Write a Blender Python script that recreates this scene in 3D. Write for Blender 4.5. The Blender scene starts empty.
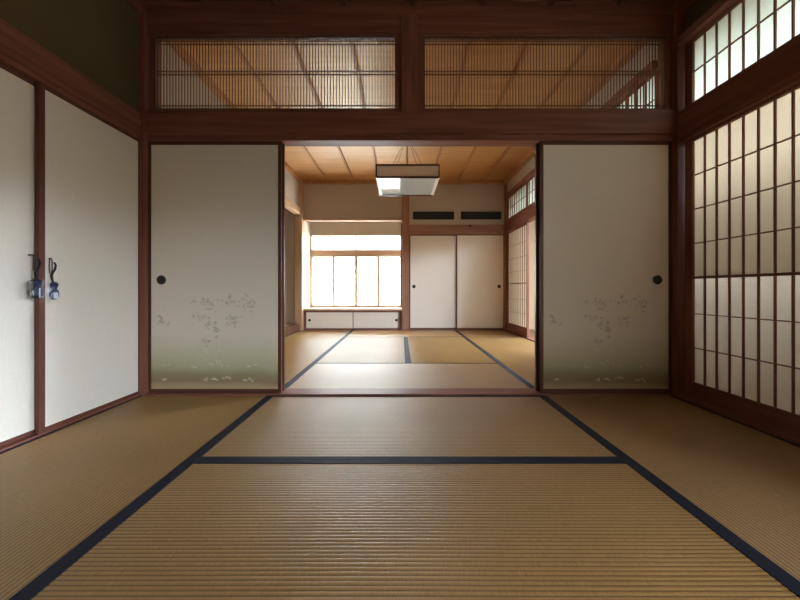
import bpy, bmesh, math, random
from mathutils import Vector, Matrix

random.seed(7)
sc = bpy.context.scene
COL = sc.collection
H = 0.73            # camera height
F = 335.0           # focal length in pixels of an 800 px wide frame

# ------------------------------------------------------------------ materials
def new_mat(name):
    m = bpy.data.materials.new(name)
    m.use_nodes = True
    nt = m.node_tree
    nt.nodes.clear()
    out = nt.nodes.new('ShaderNodeOutputMaterial')
    return m, nt, out

def N(nt, kind, **kw):
    n = nt.nodes.new(kind)
    for k, v in kw.items():
        setattr(n, k, v)
    return n

def ramp(nt, stops, fac):
    r = N(nt, 'ShaderNodeValToRGB')
    el = r.color_ramp.elements
    while len(el) < len(stops):
        el.new(0.5)
    for e, (p, c) in zip(el, stops):
        e.position = p
        e.color = (c[0], c[1], c[2], 1)
    nt.links.new(fac, r.inputs[0])
    return r

def wood(name, a, b, axis, rough=0.48, spec=0.24, seams=None, fine=1.0, tint=None):
    """wood with the grain running along one axis of the object"""
    m, nt, out = new_mat(name)
    tc = N(nt, 'ShaderNodeTexCoord')
    mp = N(nt, 'ShaderNodeMapping')
    s = [26.0 * fine] * 3
    s['xyz'.index(axis)] = 1.3
    mp.inputs['Scale'].default_value = s
    nt.links.new(tc.outputs['Object'], mp.inputs[0])
    n1 = N(nt, 'ShaderNodeTexNoise')
    n1.inputs['Scale'].default_value = 1.0
    n1.inputs['Detail'].default_value = 5
    n1.inputs['Distortion'].default_value = 0.6
    nt.links.new(mp.outputs[0], n1.inputs[0])
    r = ramp(nt, [(0.30, a), (0.70, b)], n1.outputs[0])
    p = N(nt, 'ShaderNodeBsdfPrincipled')
    p.inputs['Roughness'].default_value = rough
    p.inputs['Specular IOR Level'].default_value = spec
    if tint: p.inputs['Coat Weight'].default_value = .6; p.inputs['Coat Roughness'].default_value = .46; p.inputs['Coat Tint'].default_value = (1, .95, .80, 1)
    if tint: p.inputs['Specular Tint'].default_value = (*tint, 1)
    col = r.outputs[0]
    if seams:
        ax, step, width = seams          # plank joints: a thin dark groove every step metres
        sx = N(nt, 'ShaderNodeSeparateXYZ')
        nt.links.new(tc.outputs['Object'], sx.inputs[0])
        d = N(nt, 'ShaderNodeMath', operation='DIVIDE'); d.inputs[1].default_value = step
        nt.links.new(sx.outputs['xyz'.index(ax)], d.inputs[0])
        fr = N(nt, 'ShaderNodeMath', operation='FRACT'); nt.links.new(d.outputs[0], fr.inputs[0])
        lt = N(nt, 'ShaderNodeMath', operation='LESS_THAN'); lt.inputs[1].default_value = width / step
        nt.links.new(fr.outputs[0], lt.inputs[0])
        fl = N(nt, 'ShaderNodeMath', operation='FLOOR'); nt.links.new(d.outputs[0], fl.inputs[0])
        wn = N(nt, 'ShaderNodeTexWhiteNoise', noise_dimensions='1D'); nt.links.new(fl.outputs[0], wn.inputs['W'])
        hs = N(nt, 'ShaderNodeHueSaturation')
        mr = N(nt, 'ShaderNodeMapRange'); mr.inputs[3].default_value = 0.86; mr.inputs[4].default_value = 1.12
        nt.links.new(wn.outputs[0], mr.inputs[0]); nt.links.new(mr.outputs[0], hs.inputs['Value'])
        nt.links.new(col, hs.inputs['Color'])
        mx = N(nt, 'ShaderNodeMix', data_type='RGBA')
        nt.links.new(lt.outputs[0], mx.inputs[0]); nt.links.new(hs.outputs[0], mx.inputs[6])
        mx.inputs[7].default_value = (a[0] * .3, a[1] * .3, a[2] * .3, 1)
        col = mx.outputs[2]
    nt.links.new(col, p.inputs['Base Color'])
    bu = N(nt, 'ShaderNodeBump')
    bu.inputs['Strength'].default_value = 0.08
    bu.inputs['Distance'].default_value = 0.002
    nt.links.new(n1.outputs[0], bu.inputs['Height'])
    nt.links.new(bu.outputs[0], p.inputs['Normal'])
    nt.links.new(p.outputs[0], out.inputs[0])
    return m

def plain(name, c, rough=0.6, spec=0.3, metal=0.0, noise=0.0, nscale=60, bump=0.0):
    m, nt, out = new_mat(name)
    p = N(nt, 'ShaderNodeBsdfPrincipled')
    p.inputs['Roughness'].default_value = rough
    p.inputs['Specular IOR Level'].default_value = spec
    p.inputs['Metallic'].default_value = metal
    p.inputs['Base Color'].default_value = (*c, 1)
    if noise or bump:
        tc = N(nt, 'ShaderNodeTexCoord')
        n1 = N(nt, 'ShaderNodeTexNoise')
        n1.inputs['Scale'].default_value = nscale
        n1.inputs['Detail'].default_value = 6
        nt.links.new(tc.outputs['Object'], n1.inputs[0])
        lo = [x * (1 - noise) for x in c]; hi = [min(1, x * (1 + noise)) for x in c]
        r = ramp(nt, [(0.3, lo), (0.7, hi)], n1.outputs[0])
        nt.links.new(r.outputs[0], p.inputs['Base Color'])
        if bump:
            bu = N(nt, 'ShaderNodeBump'); bu.inputs['Strength'].default_value = bump
            bu.inputs['Distance'].default_value = 0.002
            nt.links.new(n1.outputs[0], bu.inputs['Height'])
            nt.links.new(bu.outputs[0], p.inputs['Normal'])
    nt.links.new(p.outputs[0], out.inputs[0])
    return m

def fusuma_paper(name, base, misty=False):
    """woven door paper; misty = printed green and brown mist along the bottom"""
    m, nt, out = new_mat(name)
    tc = N(nt, 'ShaderNodeTexCoord')
    mp = N(nt, 'ShaderNodeMapping'); mp.inputs['Scale'].default_value = (420, 420, 14)
    mq = N(nt, 'ShaderNodeMapping'); mq.inputs['Scale'].default_value = (14, 14, 420)
    nt.links.new(tc.outputs['Object'], mp.inputs[0]); nt.links.new(tc.outputs['Object'], mq.inputs[0])
    na = N(nt, 'ShaderNodeTexNoise'); nb = N(nt, 'ShaderNodeTexNoise')
    for n, q in ((na, mp), (nb, mq)):
        n.inputs['Scale'].default_value = 1; n.inputs['Detail'].default_value = 2
        nt.links.new(q.outputs[0], n.inputs[0])
    ad = N(nt, 'ShaderNodeMath', operation='ADD')
    nt.links.new(na.outputs[0], ad.inputs[0]); nt.links.new(nb.outputs[0], ad.inputs[1])
    hv = N(nt, 'ShaderNodeMath', operation='MULTIPLY'); hv.inputs[1].default_value = 0.5
    nt.links.new(ad.outputs[0], hv.inputs[0])
    r = ramp(nt, [(0.3, [c * .94 for c in base]), (0.7, [min(1, c * 1.04) for c in base])], hv.outputs[0])
    col = r.outputs[0]
    if misty:
        sx = N(nt, 'ShaderNodeSeparateXYZ'); nt.links.new(tc.outputs['Object'], sx.inputs[0])
        ns = N(nt, 'ShaderNodeTexNoise'); ns.inputs['Scale'].default_value = 2.0
        nt.links.new(tc.outputs['Object'], ns.inputs[0])
        ma = N(nt, 'ShaderNodeMath', operation='MULTIPLY_ADD')
        ma.inputs[1].default_value = 0.10; nt.links.new(ns.outputs[0], ma.inputs[0])
        nt.links.new(sx.outputs[2], ma.inputs[2])
        w = (1, 1, 1)
        g = (.60, .66, .48); bn = (.40, .32, .21)
        r2 = ramp(nt, [(0.09, (.58, .48, .34)), (0.125, bn), (0.17, (.42, .40, .27)), (0.225, g), (0.30, (.78, .80, .66)), (0.46, w)], ma.outputs[0])
        mx = N(nt, 'ShaderNodeMix', data_type='RGBA', blend_type='MULTIPLY')
        mx.inputs[0].default_value = 1
        nt.links.new(col, mx.inputs[6]); nt.links.new(r2.outputs[0], mx.inputs[7])
        col = mx.outputs[2]
    p = N(nt, 'ShaderNodeBsdfPrincipled')
    p.inputs['Roughness'].default_value = 0.6
    p.inputs['Specular IOR Level'].default_value = 0.2
    nt.links.new(col, p.inputs['Base Color'])
    nt.links.new(p.outputs[0], out.inputs[0])
    return m

def sheet(name, trans, diff, fac=0.35, gloss=0.0, fibre=True):
    """light-passing sheet: shoji paper, frosted glass, acrylic"""
    m, nt, out = new_mat(name)
    t = N(nt, 'ShaderNodeBsdfTranslucent'); t.inputs[0].default_value = (*trans, 1)
    d = N(nt, 'ShaderNodeBsdfDiffuse'); d.inputs[0].default_value = (*diff, 1)
    if fibre:
        tc = N(nt, 'ShaderNodeTexCoord')
        mp = N(nt, 'ShaderNodeMapping'); mp.inputs['Scale'].default_value = (40, 40, 160)
        nt.links.new(tc.outputs['Object'], mp.inputs[0])
        n = N(nt, 'ShaderNodeTexNoise'); n.inputs['Scale'].default_value = 1; n.inputs['Detail'].default_value = 4
        nt.links.new(mp.outputs[0], n.inputs[0])
        r = ramp(nt, [(0.3, [c * .88 for c in trans]), (0.7, trans)], n.outputs[0])
        nt.links.new(r.outputs[0], t.inputs[0])
    mx = N(nt, 'ShaderNodeMixShader'); mx.inputs[0].default_value = fac
    nt.links.new(t.outputs[0], mx.inputs[1]); nt.links.new(d.outputs[0], mx.inputs[2])
    sh = mx.outputs[0]
    if gloss:
        g = N(nt, 'ShaderNodeBsdfGlossy'); g.inputs['Roughness'].default_value = 0.06
        fr = N(nt, 'ShaderNodeFresnel'); fr.inputs[0].default_value = gloss
        m2 = N(nt, 'ShaderNodeMixShader')
        nt.links.new(fr.outputs[0], m2.inputs[0]); nt.links.new(sh, m2.inputs[1]); nt.links.new(g.outputs[0], m2.inputs[2])
        sh = m2.outputs[0]
    nt.links.new(sh, out.inputs[0])
    return m

def tatami_mat_material(name, along):
    """rush matting; the rushes run across the mat, the ribs along it ('x' or 'y')"""
    m, nt, out = new_mat(name)
    tc = N(nt, 'ShaderNodeTexCoord')
    mp = N(nt, 'ShaderNodeMapping')
    mp.inputs['Scale'].default_value = (500, 35, 1) if along == 'x' else (35, 500, 1)
    nt.links.new(tc.outputs['Object'], mp.inputs[0])
    n1 = N(nt, 'ShaderNodeTexNoise'); n1.inputs['Scale'].default_value = 1; n1.inputs['Detail'].default_value = 3
    nt.links.new(mp.outputs[0], n1.inputs[0])
    n2 = N(nt, 'ShaderNodeTexNoise'); n2.inputs['Scale'].default_value = 2.2; n2.inputs['Detail'].default_value = 4
    nt.links.new(tc.outputs['Object'], n2.inputs[0])
    r1 = ramp(nt, [(0.25, (.29, .158, .052)), (0.75, (.49, .285, .108))], n1.outputs[0])
    r2 = ramp(nt, [(0.3, (.90, .88, .82)), (0.7, (1.06, 1.05, 1.0))], n2.outputs[0])
    mx = N(nt, 'ShaderNodeMix', data_type='RGBA', blend_type='MULTIPLY'); mx.inputs[0].default_value = 1
    nt.links.new(r1.outputs[0], mx.inputs[6]); nt.links.new(r2.outputs[0], mx.inputs[7])
    # dark stitch line in the valley between two ribs
    sx = N(nt, 'ShaderNodeSeparateXYZ'); nt.links.new(tc.outputs['Object'], sx.inputs[0])
    z = N(nt, 'ShaderNodeMapRange'); z.inputs[1].default_value = -0.00125; z.inputs[2].default_value = -0.0003
    z.inputs[3].default_value = 0.33; z.inputs[4].default_value = 1
    nt.links.new(sx.outputs[2], z.inputs[0])
    m2 = N(nt, 'ShaderNodeMix', data_type='RGBA', blend_type='MULTIPLY'); m2.inputs[0].default_value = 1
    nt.links.new(mx.outputs[2], m2.inputs[6]); nt.links.new(z.outputs[0], m2.inputs[7])
    p = N(nt, 'ShaderNodeBsdfPrincipled')
    p.inputs['Roughness'].default_value = 0.38
    p.inputs['Specular IOR Level'].default_value = 0.42
    p.inputs['Anisotropic'].default_value = 0.85
    tg = N(nt, 'ShaderNodeCombineXYZ')
    tg.inputs['XYZ'.index('X' if along == 'x' else 'Y')].default_value = 1
    nt.links.new(tg.outputs[0], p.inputs['Tangent'])
    nt.links.new(m2.outputs[2], p.inputs['Base Color'])
    bu = N(nt, 'ShaderNodeBump'); bu.inputs['Strength'].default_value = 0.25; bu.inputs['Distance'].default_value = 0.0008
    nt.links.new(n1.outputs[0], bu.inputs['Height']); nt.links.new(bu.outputs[0], p.inputs['Normal'])
    nt.links.new(p.outputs[0], out.inputs[0])
    return m

RED_A, RED_B = (.165, .058, .036), (.275, .105, .066)     # old reddish brown timber
WX = wood('timber grain x', RED_A, RED_B, 'x')
WY = wood('timber grain y', RED_A, RED_B, 'y')
WZ = wood('timber grain z', RED_A, RED_B, 'z')
MZ = wood('glow-lightened timber grain z', (.27, .13, .082), (.40, .215, .145), 'z')  # reddish timber lightened in colour to stand for lens glow, both grains
MX = wood('glow-lightened timber grain x', (.24, .115, .072), (.35, .185, .125), 'x')
LX = wood('light timber grain x', (.50, .34, .21), (.64, .46, .31), 'x')
LZ = wood('light timber grain z', (.40, .24, .13), (.56, .37, .22), 'z')
LY = wood('light timber grain y', (.40, .24, .13), (.56, .37, .22), 'y')
DZ = wood('dark stile timber', (.10, .034, .021), (.165, .06, .038), 'z')
DY = wood('dark rail timber', (.10, .034, .021), (.165, .06, .038), 'y')
FR = wood('door frame lacquer', (.085, .032, .018), (.13, .052, .03), 'z', rough=0.35)
FH = wood('door frame lacquer across', (.085, .032, .018), (.13, .052, .03), 'x', rough=0.35)
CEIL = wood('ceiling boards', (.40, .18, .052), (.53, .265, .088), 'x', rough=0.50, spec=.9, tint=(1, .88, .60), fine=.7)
CEIL_SHADED = wood('shade-darkened ceiling boards', (.15, .062, .026), (.21, .09, .04), 'x', rough=.5)  # ceiling wood darkened so its colour carries the near room's shade
BAT_SHADED = wood('shade-darkened ceiling batten', (.10, .04, .018), (.14, .058, .028), 'y', rough=.5)  # batten darkened along with it, shade put into the colour
BAT = wood('ceiling batten', (.36, .17, .065), (.46, .23, .10), 'y', rough=0.5)
DECK = wood('verandah boards', (.13, .065, .03), (.19, .10, .05), 'y', seams=('x', 0.12, 0.003))
LAT = wood('lattice timber', (.13, .055, .024), (.19, .085, .038), 'z')
LATH = wood('lattice timber across', (.13, .055, .024), (.19, .085, .038), 'x')
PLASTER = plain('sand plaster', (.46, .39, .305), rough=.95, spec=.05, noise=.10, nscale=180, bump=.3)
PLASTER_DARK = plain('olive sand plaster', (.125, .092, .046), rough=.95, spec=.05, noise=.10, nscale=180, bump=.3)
EXT = plain('outer wall render', (.74, .70, .62), rough=.9, noise=.08)
PAPER = fusuma_paper('cream door paper', (.84, .77, .655))
MIST = fusuma_paper('printed door paper', (.82, .735, .60), misty=True)
INK = plain('blossom print', (.50, .43, .345), rough=.7)
PETAL = plain('pale blossom print', (.78, .74, .62), rough=.6)
BLACK = plain('black lacquer', (.012, .011, .012), rough=.35, spec=.5)
DULL = plain('matt black', (.02, .019, .019), rough=.7)
GREYVENT = plain('dark vent metal', (.075, .072, .080), rough=.55)
SHOJI3 = sheet('bright shoji paper', (.56, .59, .44), (.66, .62, .53), 0.5)
SHOJI = sheet('shoji paper', (.46, .345, .215), (.60, .50, .36), 0.70)
SHOJI2 = sheet('white shoji paper', (.72, .60, .44), (.66, .60, .50), 0.45)
FROST = sheet('frosted glass', (.94, .91, .80), (.8, .8, .8), 0.08, gloss=1.3, fibre=False)
ACRYL = sheet('milky acrylic', (.80, .82, .78), (.62, .66, .63), 0.6, gloss=1.7, fibre=False)
SHADE = sheet('lamp shade paper', (.82, .76, .64), (.72, .67, .58), 0.5)
WHITE = plain('white painted strip', (.82, .79, .74), rough=.5)
HERI = plain('navy cloth border', (.007, .009, .020), rough=.66, spec=.27, noise=.25, nscale=900)
TATX = tatami_mat_material('tatami rush across', 'x')
TATY = tatami_mat_material('tatami rush along', 'y')
STRAP = plain('black strap', (.015, .014, .016), rough=.6)
NAVY = plain('navy patterned cloth', (.022, .028, .085), rough=.7, noise=.95, nscale=130)
BROWNC = plain('brown card', (.035, .017, .012), rough=.85, spec=.1)
WHITEC = plain('pale card', (.62, .66, .78), rough=.5)
def clear_film():
    m, nt, out = new_mat('clear film')
    t = N(nt, 'ShaderNodeBsdfTransparent')
    g = N(nt, 'ShaderNodeBsdfGlossy'); g.inputs['Roughness'].default_value = .22
    mx = N(nt, 'ShaderNodeMixShader'); mx.inputs[0].default_value = .04
    nt.links.new(t.outputs[0], mx.inputs[1]); nt.links.new(g.outputs[0], mx.inputs[2]); nt.links.new(mx.outputs[0], out.inputs[0])
    return m
FILM = clear_film()
def pane_glass():
    return None

# ------------------------------------------------------------------ mesh helpers
class MB:
    def __init__(self):
        self.bm = bmesh.new(); self.smooth = False
    def box(self, x0, x1, y0, y1, z0, z1, bev=0.0, mi=0):
        x0, x1 = min(x0, x1), max(x0, x1); y0, y1 = min(y0, y1), max(y0, y1); z0, z1 = min(z0, z1), max(z0, z1)
        vs = [self.bm.verts.new((x, y, z)) for z in (z0, z1) for y in (y0, y1) for x in (x0, x1)]
        fs = [self.bm.faces.new([vs[i] for i in q]) for q in
              ((0, 2, 3, 1), (4, 5, 7, 6), (0, 1, 5, 4), (2, 6, 7, 3), (0, 4, 6, 2), (1, 3, 7, 5))]
        for f in fs: f.material_index = mi
        if bev:
            es = list({e for f in fs for e in f.edges})
            bmesh.ops.bevel(self.bm, geom=es, offset=min(bev, .3 * min(x1 - x0, y1 - y0, z1 - z0)), segments=2, affect='EDGES', profile=.6)
        return self
    def quad(self, pts, mi=0):
        f = self.bm.faces.new([self.bm.verts.new(p) for p in pts]); f.material_index = mi
        return self
    def tube(self, pts, r, seg=8, closed=False):
        pts = [Vector(p) for p in pts]; n = len(pts); rings = []
        up = None
        for i, p in enumerate(pts):
            a = pts[i - 1] if (i or closed) else p; b = pts[(i + 1) % n] if (i < n - 1 or closed) else p
            t = (b - a).normalized()
            if up is None:
                up = Vector((0, 0, 1)) if abs(t.z) < .9 else Vector((1, 0, 0))
            u = (up - t * up.dot(t)).normalized(); v = t.cross(u); up = u
            rr = r[i] if isinstance(r, (list, tuple)) else r
            rings.append([self.bm.verts.new(p + (u * math.cos(k * math.tau / seg) + v * math.sin(k * math.tau / seg)) * rr) for k in range(seg)])
        m = n if closed else n - 1
        for i in range(m):
            A, B = rings[i], rings[(i + 1) % n]
            for k in range(seg):
                f = self.bm.faces.new((A[k], A[(k + 1) % seg], B[(k + 1) % seg], B[k])); f.smooth = True
        if not closed:
            self.bm.faces.new(rings[0][::-1]); self.bm.faces.new(rings[-1])
        return self
    def lathe(self, prof, M, seg=28):
        """profile of (radius, height) turned about local z, then placed by matrix M"""
        rings = []
        for (r, h) in prof:
            if r < 1e-6: rings.append([self.bm.verts.new(M @ Vector((0, 0, h)))])
            else: rings.append([self.bm.verts.new(M @ Vector((r * math.cos(k * math.tau / seg), r * math.sin(k * math.tau / seg), h))) for k in range(seg)])
        for A, B in zip(rings, rings[1:]):
            for k in range(seg):
                a = [A[k % len(A)], A[(k + 1) % len(A)]] if len(A) > 1 else [A[0]]
                b = [B[(k + 1) % len(B)], B[k % len(B)]] if len(B) > 1 else [B[0]]
                f = self.bm.faces.new(a + b); f.smooth = True
        return self
    def build(self, name, mats, parent=None, **props):
        loc = Vector((0, 0, 0))
        if parent is not None:
            p = parent
            while p is not None:
                loc += p.location; p = p.parent
        if loc.length: bmesh.ops.translate(self.bm, verts=self.bm.verts, vec=-loc)
        bmesh.ops.recalc_face_normals(self.bm, faces=self.bm.faces)
        me = bpy.data.meshes.new(name); self.bm.to_mesh(me); self.bm.free()
        for m in (mats if isinstance(mats, (list, tuple)) else [mats]): me.materials.append(m)
        o = bpy.data.objects.new(name, me); COL.objects.link(o)
        if parent is not None: o.parent = parent
        for k, v in props.items(): o[k] = v
        return o

def B(*a, **k): return MB().box(*a, **k)

def thing(name, label, cat, loc, group=None):
    o = bpy.data.objects.new(name, None); COL.objects.link(o)
    o.location = loc; o.empty_display_size = .05
    o['label'] = label; o['category'] = cat; o['kind'] = 'thing'
    if group: o['group'] = group
    return o

TRIM = [0]
def struct(name, mb, mat, label=None, parent=None, cat=None):
    o = mb.build(name, mat, parent)
    if parent is None:
        o['kind'] = 'structure'
        if label: o['label'] = label
        o['category'] = cat or name.split('_')[0]
    return o
def trim(mb, mat, label, cat='timber trim'):
    TRIM[0] += 1
    return struct('trim_%d' % TRIM[0], mb, mat, label, cat=cat)

# ------------------------------------------------------------------ key positions
OPEN_Y = .46                       # screens stand open nearer than this
XL, XR = -1.80, 1.89               # side wall faces
YF0, YF1 = 2.305, 2.445            # the partition between the rooms (sill depth)
YB = 6.05                          # far wall face
YBACK = -1.33                      # wall behind the camera
ZC = 2.70                          # ceilings
ZK = 1.765                         # underside of the door heads
BATX = [-1.79 + .47 * k for k in range(9)]
BATX = [.082 + .4715 * (k - 4) for k in range(8)]

# ------------------------------------------------------------------ shell
struct('floor', B(-2.75, 3.0, -1.5, 6.65, -.14, -.05), DULL, 'dark subfloor under the straw mats')
c1 = struct('ceiling', B(-1.98, 2.0, -1.45, 2.38, ZC, ZC + .06), CEIL_SHADED, 'board ceiling of the near room, shade put into its colour')
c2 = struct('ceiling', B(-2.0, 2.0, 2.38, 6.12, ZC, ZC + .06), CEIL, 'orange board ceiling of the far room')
for x in BATX:
    B(x - .016, x + .016, -1.33, 2.30, ZC - .03, ZC, bev=.003).build('batten', BAT_SHADED, c1)
    B(x - .016, x + .016, 2.46, 6.03, ZC - .03, ZC, bev=.003).build('batten', BAT, c2)

# near room, left side
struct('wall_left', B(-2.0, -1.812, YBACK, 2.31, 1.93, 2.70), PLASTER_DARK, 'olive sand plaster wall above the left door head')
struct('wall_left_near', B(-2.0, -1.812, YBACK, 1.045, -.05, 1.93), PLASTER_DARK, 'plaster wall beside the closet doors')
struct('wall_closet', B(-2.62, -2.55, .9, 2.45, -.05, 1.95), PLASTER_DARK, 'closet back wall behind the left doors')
trim(B(-1.90, -1.785, 1.05, 2.31, ZK + .03, 1.94, bev=.003), WY, 'broad reddish head beam above the left closet doors')
trim(B(-1.90, -1.795, 1.05, 2.31, ZK, ZK + .03, bev=.002), WY, 'grooved head rail over the left closet doors')
trim(B(-1.90, -1.795, YBACK, 2.305, -.05, .010, bev=.002), WY, 'floor sill under the left closet doors')
trim(B(-1.90, -1.785, .99, 1.05, .0, 1.94, bev=.003), WZ, 'near post of the closet')
trim(B(-1.84, -1.775, YBACK, 2.31, 2.625, ZC, bev=.004), WY, 'ceiling moulding on the left wall')

# wall behind the camera
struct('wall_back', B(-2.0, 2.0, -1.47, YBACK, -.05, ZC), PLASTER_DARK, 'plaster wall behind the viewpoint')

# corner posts of the partition
trim(B(-1.90, -1.762, 2.30, 2.46, -.05, ZC, bev=.004), WZ, 'left corner post beside the printed door')
trim(B(1.888, 2.0, 2.288, 2.46, -.05, ZC, bev=.004), WZ, 'right corner post beside the lattice screens')
# partition: sill, head rail, broad beam, lattice surround
trim(B(-1.762, 1.888, YF0, YF1, -.05, .010, bev=.002), WX, 'threshold sill between the two rooms')
trim(B(-1.762, 1.888, 2.325, 2.425, ZK, ZK + .04, bev=.002), WX, 'grooved head rail above the open doorway')
trim(B(-1.762, 1.888, 2.303, 2.445, ZK + .04, 1.955, bev=.004), WX, 'broad reddish beam above the open doorway')
trim(B(-1.762, 1.888, 2.325, 2.378, 1.955, 1.985, bev=.003), WX, 'lower rail under the two lattice transoms')
trim(B(-1.762, 1.888, 2.325, 2.378, 2.50, 2.64, bev=.003), WX, 'upper beam above the two lattice transoms')
trim(B(-1.75, 1.84, 2.290, 2.44, 2.64, ZC, bev=.004), WX, 'ceiling moulding over the lattice transoms')
trim(B(.0, .112, 2.31, 2.45, 1.957, 2.637, bev=.004), WZ, 'short middle post between the two lattice transoms')
trim(B(-1.762, -1.727, 2.342, 2.378, 1.985, 2.50), WZ, 'left cheek of the left transom')
trim(B(1.848, 1.888, 2.342, 2.378, 1.985, 2.50), WZ, 'right cheek of the right transom')

# near room, right side
struct('wall_right', B(1.94, 2.02, YBACK, 2.29, 2.445, ZC), PLASTER_DARK, 'strip of plaster above the high lattice window')
trim(B(1.885, 2.0, YBACK, 2.288, 2.39, 2.445, bev=.003), WY, 'top rail over the high lattice screens')
trim(B(1.89, 2.0, YBACK, 2.288, 1.762, 1.925, bev=.004), WY, 'broad beam between the tall and the high lattice screens')
trim(B(1.90, 2.01, YBACK, 2.288, 1.925, 1.945, bev=.003), WY, 'grooved sill of the high lattice screens')
trim(B(1.905, 2.01, YBACK, 2.288, 1.735, 1.762, bev=.002), WY, 'grooved head rail over the tall lattice screens')
trim(B(1.875, 2.01, YBACK, 2.288, -.05, .010, bev=.002), WY, 'dark floor sill under the tall lattice screens')
trim(B(1.87, 1.94, YBACK, 2.288, 2.625, ZC, bev=.004), WY, 'ceiling moulding on the right wall')

# far room, left side with the alcove
struct('wall_alcove', B(-2.70, -2.62, 2.46, 6.12, -.05, 2.70), PLASTER, 'back wall of the raised alcove')
struct('wall_alcove_end', B(-2.62, -1.845, 6.02, 6.12, -.05, 2.70), PLASTER, 'beige end wall of the raised alcove')
struct('wall_far_left', B(-1.90, -1.81, 2.46, 6.02, 2.17, 2.70), PLASTER, 'hanging wall over the alcove opening')
struct('wall_far_left_near', B(-1.90, -1.81, 2.46, 3.3, -.05, 2.17), PLASTER, 'plaster wall beside the alcove')
struct('wall_alcove_near', B(-2.62, -1.90, 2.46, 2.52, -.05, 2.70), PLASTER, 'near end wall of the alcove')
struct('ceiling', B(-2.70, -1.90, 2.46, 6.12, 2.62, 2.70), CEIL, 'small ceiling over the alcove')
trim(B(-1.885, -1.78, 3.3, 5.94, 2.05, 2.18, bev=.012), LY, 'pale rounded lintel across the alcove')
trim(B(-1.885, -1.755, 5.935, 6.055, -.05, 2.66, bev=.006), LZ, 'brown alcove post in the far left corner')
trim(B(-1.84, -1.775, 2.46, 6.04, 2.63, ZC, bev=.004), BAT, 'ceiling moulding on the far left wall')
trim(B(-2.62, -1.90, 3.3, 6.02, -.05, .105), LY, 'raised wooden floor of the alcove')
trim(B(-1.90, -1.795, 3.3, 5.935, -.05, .118, bev=.005), FR, 'dark lacquered edge beam of the alcove floor')

# far wall
struct('wall_far', B(-1.98, 2.0, 6.06, 6.14, 2.0, 2.72), PLASTER, 'grey brown plaster across the top of the far wall')
trim(B(-1.755, 1.86, 6.0, 6.07, 2.63, ZC, bev=.004), BAT, 'ceiling moulding on the far wall')
trim(B(.02, .148, 6.02, 6.16, -.05, 2.63, bev=.004), MZ, 'middle post between the window bay and the closet')
trim(B(1.86, 1.96, 5.98, 6.12, -.05, ZC, bev=.004), MZ, 'far right corner post')
trim(B(.148, 1.86, 6.03, 6.16, 1.725, 1.90, bev=.004), MX, 'head beam over the far closet doors')
trim(B(.148, 1.86, 6.03, 6.16, -.05, .010, bev=.002), WX, 'floor sill under the far closet doors')
struct('wall_far_upper', B(.148, 1.86, 6.058, 6.14, 1.90, 2.0), PLASTER, 'plaster strip over the closet beam')
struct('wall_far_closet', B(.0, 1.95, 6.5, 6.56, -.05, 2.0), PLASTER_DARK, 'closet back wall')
# bay with the window
trim(B(-1.755, .02, 6.025, 6.085, 1.968, 2.0, bev=.003), LX, 'thin pale board over the window bay')
struct('wall_bay_left', B(-1.86, -1.765, 6.06, 6.60, -.05, 2.3), PLASTER, 'pale left cheek of the window bay')
struct('wall_bay_right', B(.02, .10, 6.16, 6.60, -.05, 2.3), PLASTER, 'right cheek of the window bay')
struct('wall_bay_top', B(-1.765, .02, 6.52, 6.60, 1.80, 2.3), PLASTER, 'plaster over the window')
struct('ceiling', B(-1.86, .10, 6.14, 6.60, 2.3, 2.35), CEIL, 'small ceiling inside the window bay')
struct('wall_bay_bottom', B(-1.765, .02, 6.52, 6.60, -.05, .385), PLASTER, 'wall under the window')
# far room, right side
struct('wall_far_right', B(1.90, 1.98, 2.46, 6.05, 2.415, ZC), PLASTER, 'plaster strip over the far lattice screens')
trim(B(1.845, 1.97, 2.46, 5.98, 2.36, 2.415, bev=.003), WY, 'top rail over the far high screens')
trim(B(1.85, 1.97, 2.46, 5.98, 1.75, 1.955, bev=.004), WY, 'beam between the far lattice screens')
trim(B(1.865, 1.97, 2.46, 5.98, -.05, .010, bev=.002), WY, 'floor sill under the far lattice screens')
trim(B(1.83, 1.90, 2.46, 5.99, 2.63, ZC, bev=.004), BAT, 'ceiling moulding on the far right wall')
struct('wall_far_right_near', B(1.89, 1.97, 2.46, 3.0, .01, 1.75), PLASTER, 'plaster wall near the partition')

# verandah corridor outside the lattice screens
struct('floor_verandah', B(1.97, 3.0, -1.5, 6.3, -.05, .0), DECK, 'board floor of the verandah')
struct('ceiling', B(1.98, 3.5, -1.5, 6.3, 2.55, 2.62), DECK, 'verandah ceiling and eaves')
struct('wall_verandah_end', B(1.98, 3.0, 6.12, 6.2, -.05, 2.55), plain('verandah end boards', (.40, .27, .15), rough=.7, noise=.05), 'pale end wall of the verandah')
struct('wall_verandah_near', B(1.98, 3.0, -1.5, -1.42, -.05, 2.55), EXT, 'near end wall of the verandah')
struct('wall_screen_shader', B(2.90, 3.0, .30, 3.4, -.05, 1.56), EXT, 'added outer wall shading the tall lattice screens')  # added out of view to keep direct daylight off the tall screens
struct('wall_light_block_near', B(1.975, 2.90, .86, .92, .0, 1.93), EXT, 'added low partition blocking light to the tall screens')  # added behind the screens so light reaches them only from above
struct('wall_light_block_far', B(1.975, 2.90, 2.86, 2.92, .0, 1.93), EXT, 'second added low partition blocking light to the tall screens')  # its twin on the far side, also added to block light
struct('wall_verandah_far', B(2.90, 3.0, 5.4, 6.12, -.05, 2.55), EXT, 'outer wall at the end of the verandah')
struct('trim_eaves', B(3.02, 4.35, -1.5, .28, 2.18, 2.24), DECK, 'added low board cutting off high sky over the open side')  # unseen board added to cut high sky light on the floor
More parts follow.
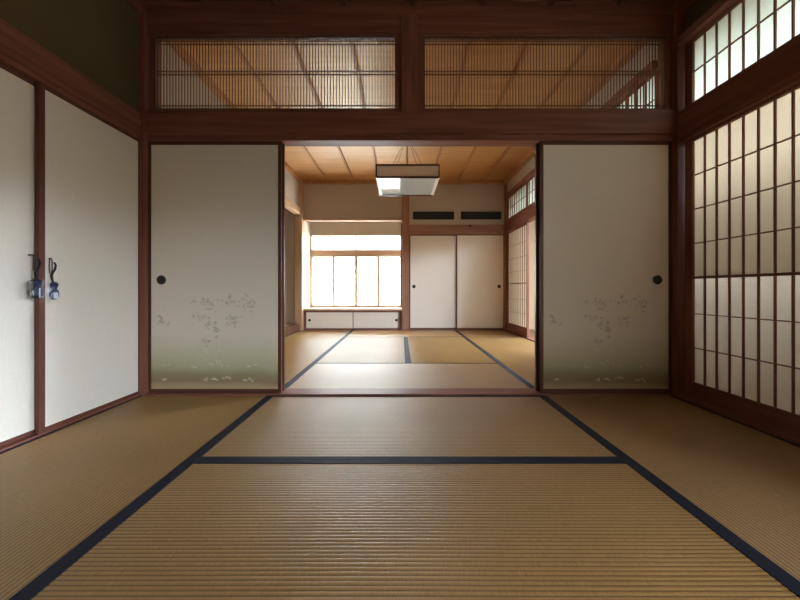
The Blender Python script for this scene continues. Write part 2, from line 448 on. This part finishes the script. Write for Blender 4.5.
struct('wall_roof', B(-2.75, 3.0, -1.5, 6.65, 2.76, 2.80), DULL, 'roof over the rooms')

# ------------------------------------------------------------------ tatami
PITCH = .0145
def tatami(x0, x1, y0, y1, along, label, room, hw0, hw1):
    """one straw mat; cloth borders on its two long sides"""
    cx, cy = (x0 + x1) / 2, (y0 + y1) / 2
    g = .0012
    x0 += g; x1 -= g; y0 += g; y1 -= g
    o = thing('tatami_mat', label, 'straw mat', (cx, cy, -.05), 'straw mats of the ' + room)
    mb = MB(); bm = mb.bm
    if along == 'x': a0, a1, l0, l1 = y0, y1, x0, x1
    else:            a0, a1, l0, l1 = x0, x1, y0, y1
    prof = [(a0, -.05)]
    n = max(1, round((a1 - a0) / PITCH)); p = (a1 - a0) / n
    for i in range(n):
        for k in range(6):
            t = k / 6
            prof.append((a0 + (i + t) * p, -.0013 * (1 - abs(math.sin(math.pi * t)) ** .8)))
    prof += [(a1, -.0013), (a1, -.05)]
    P = (lambda a, l, z: (l, a, z)) if along == 'x' else (lambda a, l, z: (a, l, z))
    A = [bm.verts.new(P(a, l0, z)) for a, z in prof]; C = [bm.verts.new(P(a, l1, z)) for a, z in prof]
    for i in range(len(prof) - 1):
        if 0 < i < len(prof) - 2:
            f = bm.faces.new((A[i], A[i + 1], C[i + 1], C[i])); f.smooth = True
        else:
            bm.faces.new([bm.verts.new(v.co) for v in (A[i], A[i + 1], C[i + 1], C[i])])
    A2 = [bm.verts.new(v.co) for v in A]; C2 = [bm.verts.new(v.co) for v in C]     # caps with verts of their own keep the top shading level
    bm.faces.new(A2[::-1]); bm.faces.new(C2); bm.faces.new((A2[-1], A2[0], C2[0], C2[-1]))
    ob = mb.build('matting', TATX if along == 'x' else TATY, o)
    # object origin on the surface so the stitch valleys read from local z
    ob.location = (0, 0, .05)
    for v in ob.data.vertices: v.co.z -= .05
    for (s0, s1) in ((a0 - .0008, a0 + hw0), (a1 - hw1, a1 + .0008)):
        if s1 - s0 < .004: continue
        if along == 'x': m = B(l0, l1, s0, s1, -.012, .0016, bev=.0012)
        else:            m = B(s0, s1, l0, l1, -.012, .0016, bev=.0012)
        m.build('cloth_border', HERI, o)
    return o

NR, FRM = 'near room', 'far room'
CA, CB = -.872, .945
tatami(CA, CB, 1.434, 2.303, 'x', 'pale straw mat lying crosswise against the threshold on its near side', NR, .027, .022)
tatami(CA, CB, .551, 1.434, 'x', 'ribbed tan straw mat lying crosswise in the bottom foreground', NR, .027, .027)
tatami(CA, CB, -.33, .551, 'x', 'crosswise straw mat under the viewpoint', NR, .027, .027)
tatami(XL + .005, CA, .487, 2.303, 'y', 'straw mat running lengthwise along the closet doors of the near room', NR, .02, .05)
tatami(XL + .005, CA, -1.33, .487, 'y', 'straw mat beside the left wall behind the viewpoint', NR, .02, .05)
tatami(CB, 1.864, .487, 2.303, 'y', 'orange-tinted straw mat running lengthwise along the lattice screens of the near room', NR, .05, .02)
tatami(CB, 1.864, -1.33, .487, 'y', 'straw mat by the open screens behind the viewpoint', NR, .05, .02)
tatami(CA, CB, -1.33, -.33, 'x', 'crosswise straw mat by the wall behind the viewpoint', NR, .027, .027)
CA2, CB2 = -.842, .955
tatami(CA2, CB2, 2.447, 3.327, 'x', 'whitish straw mat lying crosswise just beyond the threshold', FRM, .02, .02)
tatami(CA2, .072, 3.327, 5.148, 'y', 'lengthwise straw mat left of the blue line in the middle of the far room', FRM, .002, .03)
tatami(.072, CB2, 3.327, 5.148, 'y', 'lengthwise straw mat right of the blue line in the middle of the far room', FRM, .03, .002)
tatami(CA2, CB2, 5.148, 6.028, 'x', 'crosswise straw mat against the far wall of the far room', FRM, .02, .02)
tatami(XL + .005, CA2, 4.237, 6.028, 'y', 'straw mat between the alcove and the far room low cabinet', FRM, .02, .048)
tatami(XL + .005, CA2, 2.447, 4.237, 'y', 'straw mat on the left just inside the far room', FRM, .02, .048)
tatami(CB2, 1.864, 4.237, 6.028, 'y', 'orange-tinted straw mat in front of the far lattice screen', FRM, .048, .02)
tatami(CB2, 1.864, 2.447, 4.237, 'y', 'straw mat on the right just inside the far room', FRM, .048, .02)

# ------------------------------------------------------------------ sliding paper doors
def pull_mesh(c, axis, r=.032, depth=.006):
    """round dished finger pull facing -y ('y') or +x ('x')"""
    if axis == 'y': M = Matrix.Translation(c) @ Matrix.Rotation(math.pi / 2, 4, 'X')
    elif axis == 'x': M = Matrix.Translation(c) @ Matrix.Rotation(math.pi / 2, 4, 'Y')
    return MB().lathe([(0, .0008), (r * .66, .0008), (r * .76, .002), (r * .82, .0042), (r * .95, .0042), (r, .0022), (r, -.006), (0, -.006)], M)

BLOSSOM = []
def blossoms():
    rnd = random.Random(11)
    px = lambda u, v: ((180 + u / 5 - 148.5) / 143.5, .73 - (275 + v / 5 - 289.5) / 143.5)
    cl = [(115, 130, 55, 22, 14), (145, 160, 26, 22, 8), (100, 208, 32, 16, 9), (255, 125, 24, 28, 8), (345, 140, 48, 36, 18), (268, 222, 36, 34, 14),
          (168, 250, 40, 32, 14), (190, 285, 28, 18, 7), (132, 332, 22, 18, 7), (-95, 210, 14, 12, 5), (-88, 238, 26, 22, 7)]
    for (u, v, a, b, n) in cl:
        for _ in range(round(n * 1.35)):
            BLOSSOM.append((*px(u + rnd.gauss(0, a * .55), v + rnd.gauss(0, b * .55)), rnd.uniform(.0060, .0095), rnd.random() * 6.3, 1))
    for (u, v, a, b, n) in [(70, 455, 12, 8, 2), (135, 372, 14, 8, 3), (205, 378, 16, 10, 3), (185, 445, 55, 14, 9), (350, 455, 24, 8, 3), (-80, 455, 20, 8, 2),
                            (130, 522, 16, 8, 4), (178, 522, 16, 9, 5), (238, 518, 18, 7, 4), (340, 526, 18, 6, 3), (368, 526, 8, 5, 2), (-85, 520, 22, 6, 4)]:
        for _ in range(n):
            BLOSSOM.append((*px(u + rnd.gauss(0, a * .6), v + rnd.gauss(0, b * .6)), rnd.uniform(.0075, .0115), rnd.random() * 6.3, 2))
blossoms()

def fusuma_y(name, label, x0, x1, y0, y1, z0, z1, pull_x=None, pz=.79, printed=False, group=None, cat='sliding door', fw=.022, pr=.032, paper=None, fm=None):
    """sliding paper door facing -y; y0 is the face, y1 the back"""
    o = thing(name, label, cat, ((x0 + x1) / 2, (y0 + y1) / 2, z0), group)
    i = .003
    mb = B(x0 + fw * .6, x1 - fw * .6, y0 + i, y1 - i, z0 + fw * .6, z1 - fw * .6)
    if printed:
        for (u, v, r, a, mi) in BLOSSOM:
            cx, cz = x0 + u, v
            if not (x0 + fw + .01 < cx < x1 - fw - .01 and cz > z0 + fw + .01): continue
            for k in range(5):
                t = a + k * math.tau / 5
                pts = []
                for (rr, da) in ((.25, 0), (.75, -.42), (1.0, -.2), (.9, 0), (1.0, .2), (.75, .42)):
                    s = .62 if mi == 2 else 1
                    pts.append((cx + r * rr * math.cos(t + da), y0 + i - .0004, cz + s * r * rr * math.sin(t + da)))
                mb.quad(pts, mi)
    mb.build('paper_panel', [paper or (MIST if printed else PAPER), INK, PETAL], o)
    for a in (x0, x1 - fw): B(a, a + fw, y0, y1, z0, z1, bev=.0025).build('stile', fm or FR, o)
    for a in (z0, z1 - fw * 1.2): B(x0 + fw, x1 - fw, y0 + .001, y1 - .001, a, a + fw * 1.2, bev=.0025).build('rail', FH, o)
    if pull_x is not None:
        pull_mesh(Vector((pull_x, y0 + i, pz)), 'y', pr).build('pull', BLACK, o, label='round black finger pull')
    return o

fusuma_y('fusuma_door', 'cream sliding door with faint blossom print, left of the open doorway', -1.765, -.836, 2.335, 2.360, .010, ZK, pull_x=-1.672, pz=.797, printed=True, group='printed sliding doors between the rooms')
fusuma_y('fusuma_door', 'brownish shaded sliding door with faint blossom print, right of the open doorway', .972, 1.888, 2.335, 2.360, .010, ZK, pull_x=1.790, pz=.797, printed=True, group='printed sliding doors between the rooms')
fusuma_y('fusuma_door', 'sliding door tucked behind the left printed door, edge showing at the doorway', -1.73, -.829, 2.372, 2.397, .010, ZK, group='printed sliding doors between the rooms')
fusuma_y('fusuma_door', 'sliding door tucked behind the right printed door, edge showing at the doorway', .955, 1.820, 2.372, 2.397, .010, ZK, group='printed sliding doors between the rooms')
fusuma_y('fusuma_door', 'plain cream closet door on the far wall, next to the middle post', .152, 1.02, 6.085, 6.11, .010, 1.73, pull_x=.235, pz=.785, group='closet doors on the far wall', fw=.018)
fusuma_y('fusuma_door', 'plain cream closet door on the far wall, next to the right corner', 1.0, 1.87, 6.055, 6.08, .010, 1.73, pull_x=1.775, pz=.785, group='closet doors on the far wall', fw=.018)

def fusuma_x(name, label, y0, y1, x0, x1, z0, z1, group, w0=.024, w1=.024):
    """sliding paper door facing +x; x1 is the face"""
    fw = .024
    o = thing(name, label, 'sliding door', ((x0 + x1) / 2, (y0 + y1) / 2, z0), group)
    B(x0 + .003, x1 - .003, y0 + w0 * .6, y1 - w1 * .6, z0 + fw * .6, z1 - fw * .6).build('paper_panel', PAPER, o)
    for a, b in ((y0, y0 + w0), (y1 - w1, y1)): B(x0, x1, a, b, z0, z1, bev=.0025).build('stile', DZ, o)
    for a in (z0, z1 - fw): B(x0 + .001, x1 - .001, y0 + w0, y1 - w1, a, a + fw, bev=.0025).build('rail', DY, o)
    return o
fusuma_x('fusuma_door', 'white closet door on the left wall nearest the viewpoint, cut by the photo edge', 1.053, 1.720, -1.843, -1.822, .010, ZK, 'closet doors on the left wall')
fusuma_x('fusuma_door', 'white closet door on the left wall beside the corner post', 1.662, 2.300, -1.818, -1.797, .010, ZK, 'closet doors on the left wall', .031, .007)

# ------------------------------------------------------------------ charms hanging on the closet doors
def charm(x, y, z, label, brown):
    o = thing('hanging_charm', label, 'charm', (x, y, z - .21), 'wrapped charms hung on the closet doors')
    r = .0022
    # small hook plate, then a long narrow wire loop, a twisted strap, the packet in its clear bag
    B(x - (.026 if brown else .003), x + .002, y - .003, y + .003, z + .001, z + .006, bev=.001).build('hook', BLACK, o)
    pts = []
    for k in range(20):
        a = k * math.tau / 20
        pts.append((x + .006, y + .0072 * math.copysign(abs(math.cos(a)) ** .6, math.cos(a)), z - .035 + .04 * math.copysign(abs(math.sin(a)) ** .8, math.sin(a))))
    MB().tube(pts, r, 8, closed=True).build('wire_loop', BLACK, o)
    MB().tube([(x + .007, y + .016, z - .014), (x + .010, y + .022, z - .03), (x + .010, y + .018, z - .05), (x + .008, y + .006, z - .072), (x + .008, y + .002, z - .085), (x + .009, y + .005, z - .105), (x + .009, y + .010, z - .125)],
              [.0035, .004, .0045, .005, .006, .0045, .0045], 8).build('strap', STRAP, o)
    zt = z - .118
    b = MB(); n = 7
    # soft pouch body: a lathe squashed in depth
    M = Matrix.Translation((x + .012, y + (.010 if brown else .012), zt - .088)) @ Matrix.Diagonal((.35, 1, 1, 1))
    b.lathe([(0, 0), (.014, .002), (.022, .014), (.024, .030), (.020, .046), (.013, .055), (.018, .066), (.021, .076), (.014, .088), (0, .09)], M, 20)
    b.build('pouch', NAVY, o)
    if brown:
        B(x + .002, x + .006, y - .020, y + .018, zt - .088, zt - .002, bev=.001).build('backing_card', BROWNC, o, label='dark brown card')
        c = MB().box(x + .0215, x + .0225, y + .004, y + .010, zt - .088, zt - .040, bev=.0004)
        c.build('paper_slip', WHITEC, o)
    else:
        c = MB().box(x + .020, x + .022, y + .0, y + .022, zt - .084, zt - .052, bev=.0006)
        c.build('paper_slip', WHITEC, o)
    w0, w1 = (-.037, .037)
    f = MB(); g = 6
    vs = {}
    rnd = random.Random(3 if brown else 5)
    for s, xx in ((0, .000), (1, .026)):
        for i in range(g + 1):
            for j in range(g + 1):
                u, v = i / g, j / g
                edge = min(u, 1 - u, v, 1 - v)
                dx = .013 + (xx - .013) * min(1, edge * 3.2) + (rnd.uniform(-.002, .002) if edge > 0 else 0)
                vs[s, i, j] = f.bm.verts.new((x + max(.001, dx), y + .006 + w0 + (w1 - w0) * u, zt - .112 + .124 * v))
        for i in range(g):
            for j in range(g):
                f.bm.faces.new((vs[s, i, j], vs[s, i + 1, j], vs[s, i + 1, j + 1], vs[s, i, j + 1]))
    f.build('clear_bag', FILM, o)
    return o
charm(-1.795, 1.637, .895, 'navy charm with brown card in a clear bag, hung on the nearer left closet door', True)
charm(-1.797, 1.713, .885, 'navy pouch charm in a clear bag, hung on the farther left closet door', False)

# ------------------------------------------------------------------ shoji lattice screens (facing -x)
def shoji(label, y0, y1, x0, z0, z1, stile_near, stile_far, bot, top, cols, rows, group, thick_row=None, depth=.03, bar=.0040, name='shoji_screen', hbar=.0032, lower=None):
    x1 = x0 + depth
    o = thing(name, label, 'paper screen', ((x0 + x1) / 2, (y0 + y1) / 2, z0), group)
    B(x0, x1, y0, y0 + stile_near, z0, z1, bev=.002).build('stile', WZ, o)
    B(x0, x1, y1 - stile_far, y1, z0, z1, bev=.002).build('stile', WZ, o)
    B(x0 + .001, x1 - .001, y0 + stile_near, y1 - stile_far, z0, bot, bev=.002).build('bottom_rail', WY, o)
    B(x0 + .001, x1 - .001, y0 + stile_near, y1 - stile_far, top, z1, bev=.002).build('top_rail', WY, o)
    m = MB(); xl = x0 + .004
    for y in cols: m.box(xl + .003, xl + .013, y - bar, y + bar, bot, top)
    for z in rows: m.box(xl + .001, xl + .012, y0 + stile_near, y1 - stile_far, z - hbar, z + hbar)
    m.build('lattice', WZ, o)
    xp = xl + .0135
    def pq(za, zb, mat, nm, **k):
        MB().quad([(xp, y0 + stile_near - .004, za), (xp, y1 - stile_far + .004, za), (xp, y1 - stile_far + .004, zb), (xp, y0 + stile_near - .004, zb)]).build(nm, mat, o, **k)
    if thick_row is not None:
        B(x0 + .002, xl + .014, y0 + stile_near, y1 - stile_far, thick_row - .008, thick_row + .008, bev=.0015).build('middle_rail', WY, o)
        pq(thick_row, top + .003, SHOJI, 'upper_paper', **({} if lower else {'label': 'yellowish upper paper'})); pq(bot - .003, thick_row, lower or SHOJI2, 'lower_paper', **({} if lower else {'label': 'whiter lower paper'}))
    else:
        pq(bot - .003, top + .003, SHOJI3, 'paper')
    return o

ROWS = [1.470, 1.249, 1.027, .573, .352]
ROWN = [1.485, 1.260, 1.034, .570, .344]
XN = 1.93
cols = lambda a, n, p=.0805: [a - p * k for k in range(1, n)]
shoji('tall paper lattice screen on the right wall of the near room', 1.377, 2.278, XN, .010, 1.735, .04, .056, .117, 1.715, cols(2.222, 10), ROWN, 'tall lattice screens of the near room', thick_row=.808)
shoji('tall paper lattice screen of the near room outside the photo edge', OPEN_Y, 1.395, XN + .036, .010, 1.735, .04, .04, .117, 1.715, cols(1.355, 12), ROWN, 'tall lattice screens of the near room', thick_row=.808)
shoji('high greenish white lattice screen above the beam of the near right wall', .44, 2.278, XN, 1.945, 2.39, .04, .056, 1.971, 2.371, cols(2.222, 22), [2.172], 'high lattice screens of the near room')
shoji('high lattice screen of the near room behind the viewpoint', -1.31, .43, XN, 1.945, 2.39, .04, .04, 1.971, 2.371, cols(.39, 21), [2.172], 'high lattice screens of the near room')
# far room
FR0 = 5.975
shoji('tall paper lattice screen in the far right corner of the far room', 5.02, FR0, XR, .010, 1.75, .035, .05, .150, 1.715, [5.055 + .098 * k for k in range(1, 9)], ROWS, 'tall lattice screens of the far room', thick_row=.83, lower=SHOJI)
shoji('paper lattice screen slid open beside the partition', 2.98, 3.86, XR + .036, .010, 1.75, .035, .04, .127, 1.715, [3.015 + .079 * k for k in range(1, 10)], ROWS, 'tall lattice screens of the far room', thick_row=.807)
shoji('high lattice screen of the far room, nearer the far wall', 5.05, FR0, XR, 1.955, 2.36, .03, .05, 1.975, 2.335, [5.08 + .106 * k for k in range(1, 8)], [2.155], 'high lattice screens of the far room')
shoji('high lattice screen of the far room, next to the door edge', 4.08, 5.045, XR, 1.955, 2.36, .03, .03, 1.975, 2.335, [4.11 + .106 * k for k in range(1, 9)], [2.155], 'high lattice screens of the far room')
shoji('high lattice screen of the far room near the partition', 2.47, 4.07, XR, 1.955, 2.36, .03, .03, 1.975, 2.335, [2.50 + .106 * k for k in range(1, 15)], [2.155], 'high lattice screens of the far room')

# ------------------------------------------------------------------ lattice transoms over the doorway
def ranma(x0, x1, label):
    z0, z1, ya, yb = 1.985, 2.50, 2.342, 2.368
    o = thing('lattice_transom', label, 'lattice', ((x0 + x1) / 2, (ya + yb) / 2, z0), 'fine lattice transoms over the doorway')
    f = MB(); w = .007
    f.box(x0, x0 + w, ya, yb, z0, z1, bev=.002); f.box(x1 - w, x1, ya, yb, z0, z1, bev=.002)
    f.box(x0 + w, x1 - w, ya, yb, z0, z0 + w, bev=.002); f.box(x0 + w, x1 - w, ya, yb, z1 - w, z1, bev=.002)
    f.build('frame', FR, o)
    m = MB(); n = round((x1 - x0) / .0208)
    for k in range(1, n):
        x = x0 + (x1 - x0) * k / n
        m.box(x - .0022, x + .0022, ya + .006, ya + .014, z0 + w, z1 - w)
    m.build('lattice', LAT, o)
    for zc in (z0 + .027, (z0 + z1) / 2 + .012, z1 - .033):
        for dz in (-.0115, .0115): B(x0 + w, x1 - w, ya + .014, ya + .021, zc + dz - .0035, zc + dz + .0035).build('rail', LATH, o)
ranma(-1.727, -.036, 'fine brown lattice transom above the doorway, left of the short middle post')
ranma(.160, 1.848, 'fine brown lattice transom above the doorway, right of the short middle post')
trim(B(-.036, .0, 2.335, 2.378, 1.985, 2.50), WZ, 'left cheek of the short middle post')
trim(B(.112, .160, 2.335, 2.378, 1.985, 2.50), WZ, 'right cheek of the short middle post')

# ------------------------------------------------------------------ window in the bay
w = bpy.data.objects.new('window_1', None); COL.objects.link(w); w.location = (-.87, 6.53, .385)
w['kind'] = 'structure'; w['label'] = 'bright frosted window in the bay of the far wall'; w['category'] = 'window'
X0, X1 = -1.765, .02
f = MB()
f.box(X0, X0 + .022, 6.50, 6.56, .385, 1.80, bev=.002); f.box(X1 - .022, X1, 6.50, 6.56, .385, 1.80, bev=.002)
f.box(X0 + .022, X1 - .022, 6.50, 6.56, .385, .41, bev=.002); f.box(X0 + .022, X1 - .022, 6.50, 6.56, 1.785, 1.80, bev=.002)
f.box(X0 + .022, X1 - .022, 6.50, 6.56, 1.382, 1.495, bev=.003)
f.build('window_frame', LX, w)
def sash(x0, x1, y0, z0, z1, fw, a=None, b=None):
    m = MB(); a = a or fw; b = b or fw
    m.box(x0, x0 + a, y0, y0 + .022, z0, z1, bev=.002); m.box(x1 - b, x1, y0, y0 + .022, z0, z1, bev=.002)
    m.box(x0 + a, x1 - b, y0, y0 + .022, z0, z0 + fw, bev=.002); m.box(x0 + a, x1 - b, y0, y0 + .022, z1 - fw, z1, bev=.002)
    s = m.build('sash', LZ, w)
    p = MB().quad([(x0 + fw * .5, y0 + .011, z0 + fw * .5), (x1 - fw * .5, y0 + .011, z0 + fw * .5), (x1 - fw * .5, y0 + .011, z1 - fw * .5), (x0 + fw * .5, y0 + .011, z1 - fw * .5)]).build('pane', FROST)
    p.parent = s; p.location = (0, 0, 0)
    loc = w.location
    for v in p.data.vertices: v.co -= loc
xs = [X0 + .022 + (X1 - X0 - .044) * k / 4 for k in range(5)]
for k in range(4):
    w2 = .042
    sash(xs[k] - (w2 / 2 if k in (1, 3) else 0), xs[k + 1] + (w2 / 2 if k in (0, 2) else 0), 6.506 if k in (1, 2) else 6.532, .41, 1.384, .020,
         .020 if k == 0 else (.026 if k == 2 else w2), .020 if k == 3 else (.026 if k == 1 else w2))
for k in range(2):
    sash(xs[2 * k], xs[2 * k + 2], 6.516, 1.493, 1.785, .012)

# ------------------------------------------------------------------ low cabinet under the window
cab = thing('low_cabinet', 'low built-in cabinet with two small white doors under the window', 'cabinet', (-.87, 6.25, 0))
cb = MB()
cb.box(-1.752, .018, 6.035, 6.50, -.045, .018, bev=.002); cb.box(-1.752, -1.722, 6.035, 6.50, .018, .350, bev=.002)
cb.box(-.012, .018, 6.035, 6.50, .018, .350, bev=.002); cb.box(-1.722, -.012, 6.47, 6.50, .018, .350); cb.box(-1.722, -.012, 6.035, 6.10, .330, .350, bev=.002)
cb.build('carcass', WX, cab)
B(-1.752, .018, 6.015, 6.498, .350, .382, bev=.004).build('top_board', LX, cab, label='pale wooden window shelf')
for (a, b, y0, px, lab) in ((-1.722, -.86, 6.045, -1.652, 'left small white door'), (-.88, -.012, 6.066, -.085, 'right small white door')):
    d = B(a + .006, b - .006, y0 + .002, y0 + .016, .026, .322).build('door', PAPER, cab, label=lab)
    fm = MB(); fw = .012
    fm.box(a, a + fw, y0, y0 + .018, .018, .330, bev=.002); fm.box(b - fw, b, y0, y0 + .018, .018, .330, bev=.002)
    fm.box(a + fw, b - fw, y0, y0 + .018, .018, .030, bev=.002); fm.box(a + fw, b - fw, y0, y0 + .018, .318, .330, bev=.002)
    e = fm.build('door_frame', FH, cab); e.parent = d
    e = pull_mesh(Vector((px, y0 + .0018, .175)), 'y', .024).build('pull', BLACK, cab); e.parent = d

# ------------------------------------------------------------------ wall vents, beam nail cover
for (a, b, lab) in ((.217, .957, 'long black louvred vent high on the far wall, next to the middle post'), (1.083, 1.805, 'long black louvred vent high on the far wall, next to the right corner')):
    v = thing('wall_vent', lab, 'vent', ((a + b) / 2, 6.055, 1.995), 'black vents over the far closet doors')
    f = MB(); z0, z1, ya, yb = 1.995, 2.135, 6.040, 6.060
    f.box(a, a + .014, ya, yb, z0, z1, bev=.002); f.box(b - .014, b, ya, yb, z0, z1, bev=.002)
    f.box(a + .014, b - .014, ya, yb, z0, z0 + .014, bev=.002); f.box(a + .014, b - .014, ya, yb, z1 - .014, z1, bev=.002)
    f.build('frame', DULL, v)
    m = MB()
    for k in range(7):
        zc = z0 + .022 + k * .0158
        m.quad([(a + .014, 6.044, zc - .004), (b - .014, 6.044, zc - .004), (b - .014, 6.056, zc + .008), (a + .014, 6.056, zc + .008)])
    m.build('louvre', GREYVENT, v)
    B(a + .010, b - .010, 6.056, 6.0595, z0 + .008, z1 - .008).build('backing', DULL, v)
k = thing('nail_cover', 'small dark round nail cover on the beam over the far closet doors', 'nail cover', (1.24, 6.028, 1.875))
MB().lathe([(0, .012), (.010, .010), (.018, .004), (.020, 0), (.02, -.008), (0, -.008)], Matrix.Translation((1.24, 6.028, 1.875)) @ Matrix.Rotation(math.pi / 2, 4, 'X'), 18).build('cap', DULL, k)

# ------------------------------------------------------------------ pendant lamp
LXc, LYc, LZ0, LZ1, LW = .078, 4.25, 2.03, 2.182, .372
lamp = thing('pendant_lamp', 'square wooden framed paper box lamp hanging from the far ceiling', 'lamp', (LXc, LYc, LZ0))
x0, x1, y0, y1 = LXc - LW, LXc + LW, LYc - LW, LYc + LW
f = MB(); b = .016
for xx in (x0, x1 - b):
    for yy in (y0, y1 - b):
        f.box(xx, xx + b, yy, yy + b, LZ0, LZ1, bev=.002)
for zz, hh in ((LZ0, .012), (LZ1 - .018, .018)):
    lo = .011 if zz == LZ0 else 0
    f.box(x0 + b, x1 - b, y0, y0 + b, zz - lo, zz + hh, bev=.002); f.box(x0 + b, x1 - b, y1 - b, y1, zz - lo, zz + hh, bev=.002)
    f.box(x0, x0 + b, y0 + b, y1 - b, zz, zz + hh, bev=.002); f.box(x1 - b, x1, y0 + b, y1 - b, zz, zz + hh, bev=.002)
f.build('frame', FR, lamp)
c = .008
for (p, q) in (((x0 + b, y0 + c), (x1 - b, y0 + c)), ((x0 + b, y1 - c), (x1 - b, y1 - c)), ((x0 + c, y0 + b), (x0 + c, y1 - b)), ((x1 - c, y0 + b), (x1 - c, y1 - b))):
    MB().quad([(*p, LZ0 + .010), (*q, LZ0 + .010), (*q, LZ1 - .016), (*p, LZ1 - .016)]).build('shade_panel', SHADE, lamp)
# pale lining strips along two bottom edges, and the acrylic diffuser
for (xa, xb) in ((x0 + .002, x0 + .040), (x1 - .040, x1 - .002)):
    B(xa, xb, y0 + b, y1 - b, LZ0 - .004, LZ0 + .001, bev=.001).build('lining_strip', WHITE, lamp, label='pale strip')
B(x0 + .040, x1 - .040, y0 + b, y1 - b, LZ0 + .002, LZ0 + .006).build('diffuser', ACRYL, lamp, label='glossy milky white diffuser')
for yy in (-.21, 0, .21): B(x0 + b, x1 - b, LYc + yy - .01, LYc + yy + .01, LZ1 - .035, LZ1 - .015).build('top_brace', FR, lamp)
for sx in (-1, 1):
    for sy in (-1, 1):
        MB().tube([(LXc + sx * .012, LYc + sy * .012, ZC - .055), (LXc + sx * .21, LYc + sy * .21, LZ1 - .018)], .0024, 6).build('hanging_cord', STRAP, lamp)
cable = [(LXc + .004 * math.sin(k * 1.7), LYc + .004 * math.cos(k * 1.3), ZC - .05 - k * (ZC - .05 - LZ1 + .03) / 14) for k in range(15)]
MB().tube(cable, .0048, 8).build('power_cable', STRAP, lamp)
MB().lathe([(0, -.042), (.012, -.042), (.05, -.034), (.055, -.030), (.055, 0), (0, 0)], Matrix.Translation((LXc, LYc, ZC - .03)), 24).build('ceiling_rose', WHITE, lamp)

# ------------------------------------------------------------------ daylight
wd = bpy.data.worlds.new('sky'); sc.world = wd; wd.use_nodes = True
nt = wd.node_tree; nt.nodes.clear()
out = N(nt, 'ShaderNodeOutputWorld'); bg = N(nt, 'ShaderNodeBackground')
tc = N(nt, 'ShaderNodeTexCoord'); sx = N(nt, 'ShaderNodeSeparateXYZ'); nt.links.new(tc.outputs['Generated'], sx.inputs[0])
mr = N(nt, 'ShaderNodeMapRange'); mr.inputs[1].default_value = -1; mr.inputs[2].default_value = 1
nt.links.new(sx.outputs[2], mr.inputs[0])
# ground darkened to limit upward bounce, a dark band of trees up to about seven degrees, then a bright overcast sky
r = ramp(nt, [(0.0, (.06, .055, .045)), (0.49, (.06, .055, .045)), (0.53, (.04, .045, .03)), (0.540, (.05, .055, .035)), (0.558, (1.50, 1.76, 2.10)), (0.62, (1.40, 1.65, 2.0)), (0.72, (.68, .80, .97)), (1.0, (.58, .70, .86))], mr.outputs[0])
nt.links.new(r.outputs[0], bg.inputs[0])
# the haze is brightest towards the hidden sun, beyond the far window
br = N(nt, 'ShaderNodeMapRange', interpolation_type='SMOOTHSTEP'); br.inputs[1].default_value = 0.0; br.inputs[2].default_value = 0.95
br.inputs[3].default_value = 1.0; br.inputs[4].default_value = 2.2
nt.links.new(sx.outputs[1], br.inputs[0]); nt.links.new(br.outputs[0], bg.inputs[1])
nt.links.new(bg.outputs[0], out.inputs[0])

def portal(name, loc, rot, sx, sy):
    l = bpy.data.lights.new(name, 'AREA'); l.shape = 'RECTANGLE'; l.size = sx; l.size_y = sy
    l.cycles.is_portal = True
    o = bpy.data.objects.new(name, l); COL.objects.link(o); o.location = loc; o.rotation_euler = rot
    return o
R90 = math.pi / 2
portal('window_daylight', (-.87, 6.64, 1.1), (-R90, 0, 0), 1.9, 1.6)
portal('verandah_daylight', (3.05, 2.0, 1.25), (0, R90, 0), 2.7, 7.2)

# ------------------------------------------------------------------ camera and colour
cam = bpy.data.cameras.new('camera'); co = bpy.data.objects.new('camera', cam); COL.objects.link(co)
co.location = (0, 0, H); co.rotation_euler = (R90, 0, 0)
cam.sensor_width = 36; cam.lens = F / 800 * 36
cam.shift_x = -1.0 / 800; cam.shift_y = -10.5 / 800
cam.clip_start = .02
sc.camera = co
vs = sc.view_settings
vs.view_transform = 'Standard'; vs.look = 'None'; vs.gamma = 1; vs.use_curve_mapping = False
vs.exposure = 4.36
cy = sc.cycles
cy.max_bounces = 16; cy.diffuse_bounces = 10; cy.glossy_bounces = 6; cy.transmission_bounces = 8; cy.transparent_max_bounces = 16
cy.sample_clamp_indirect = 0
cy.use_denoising = True
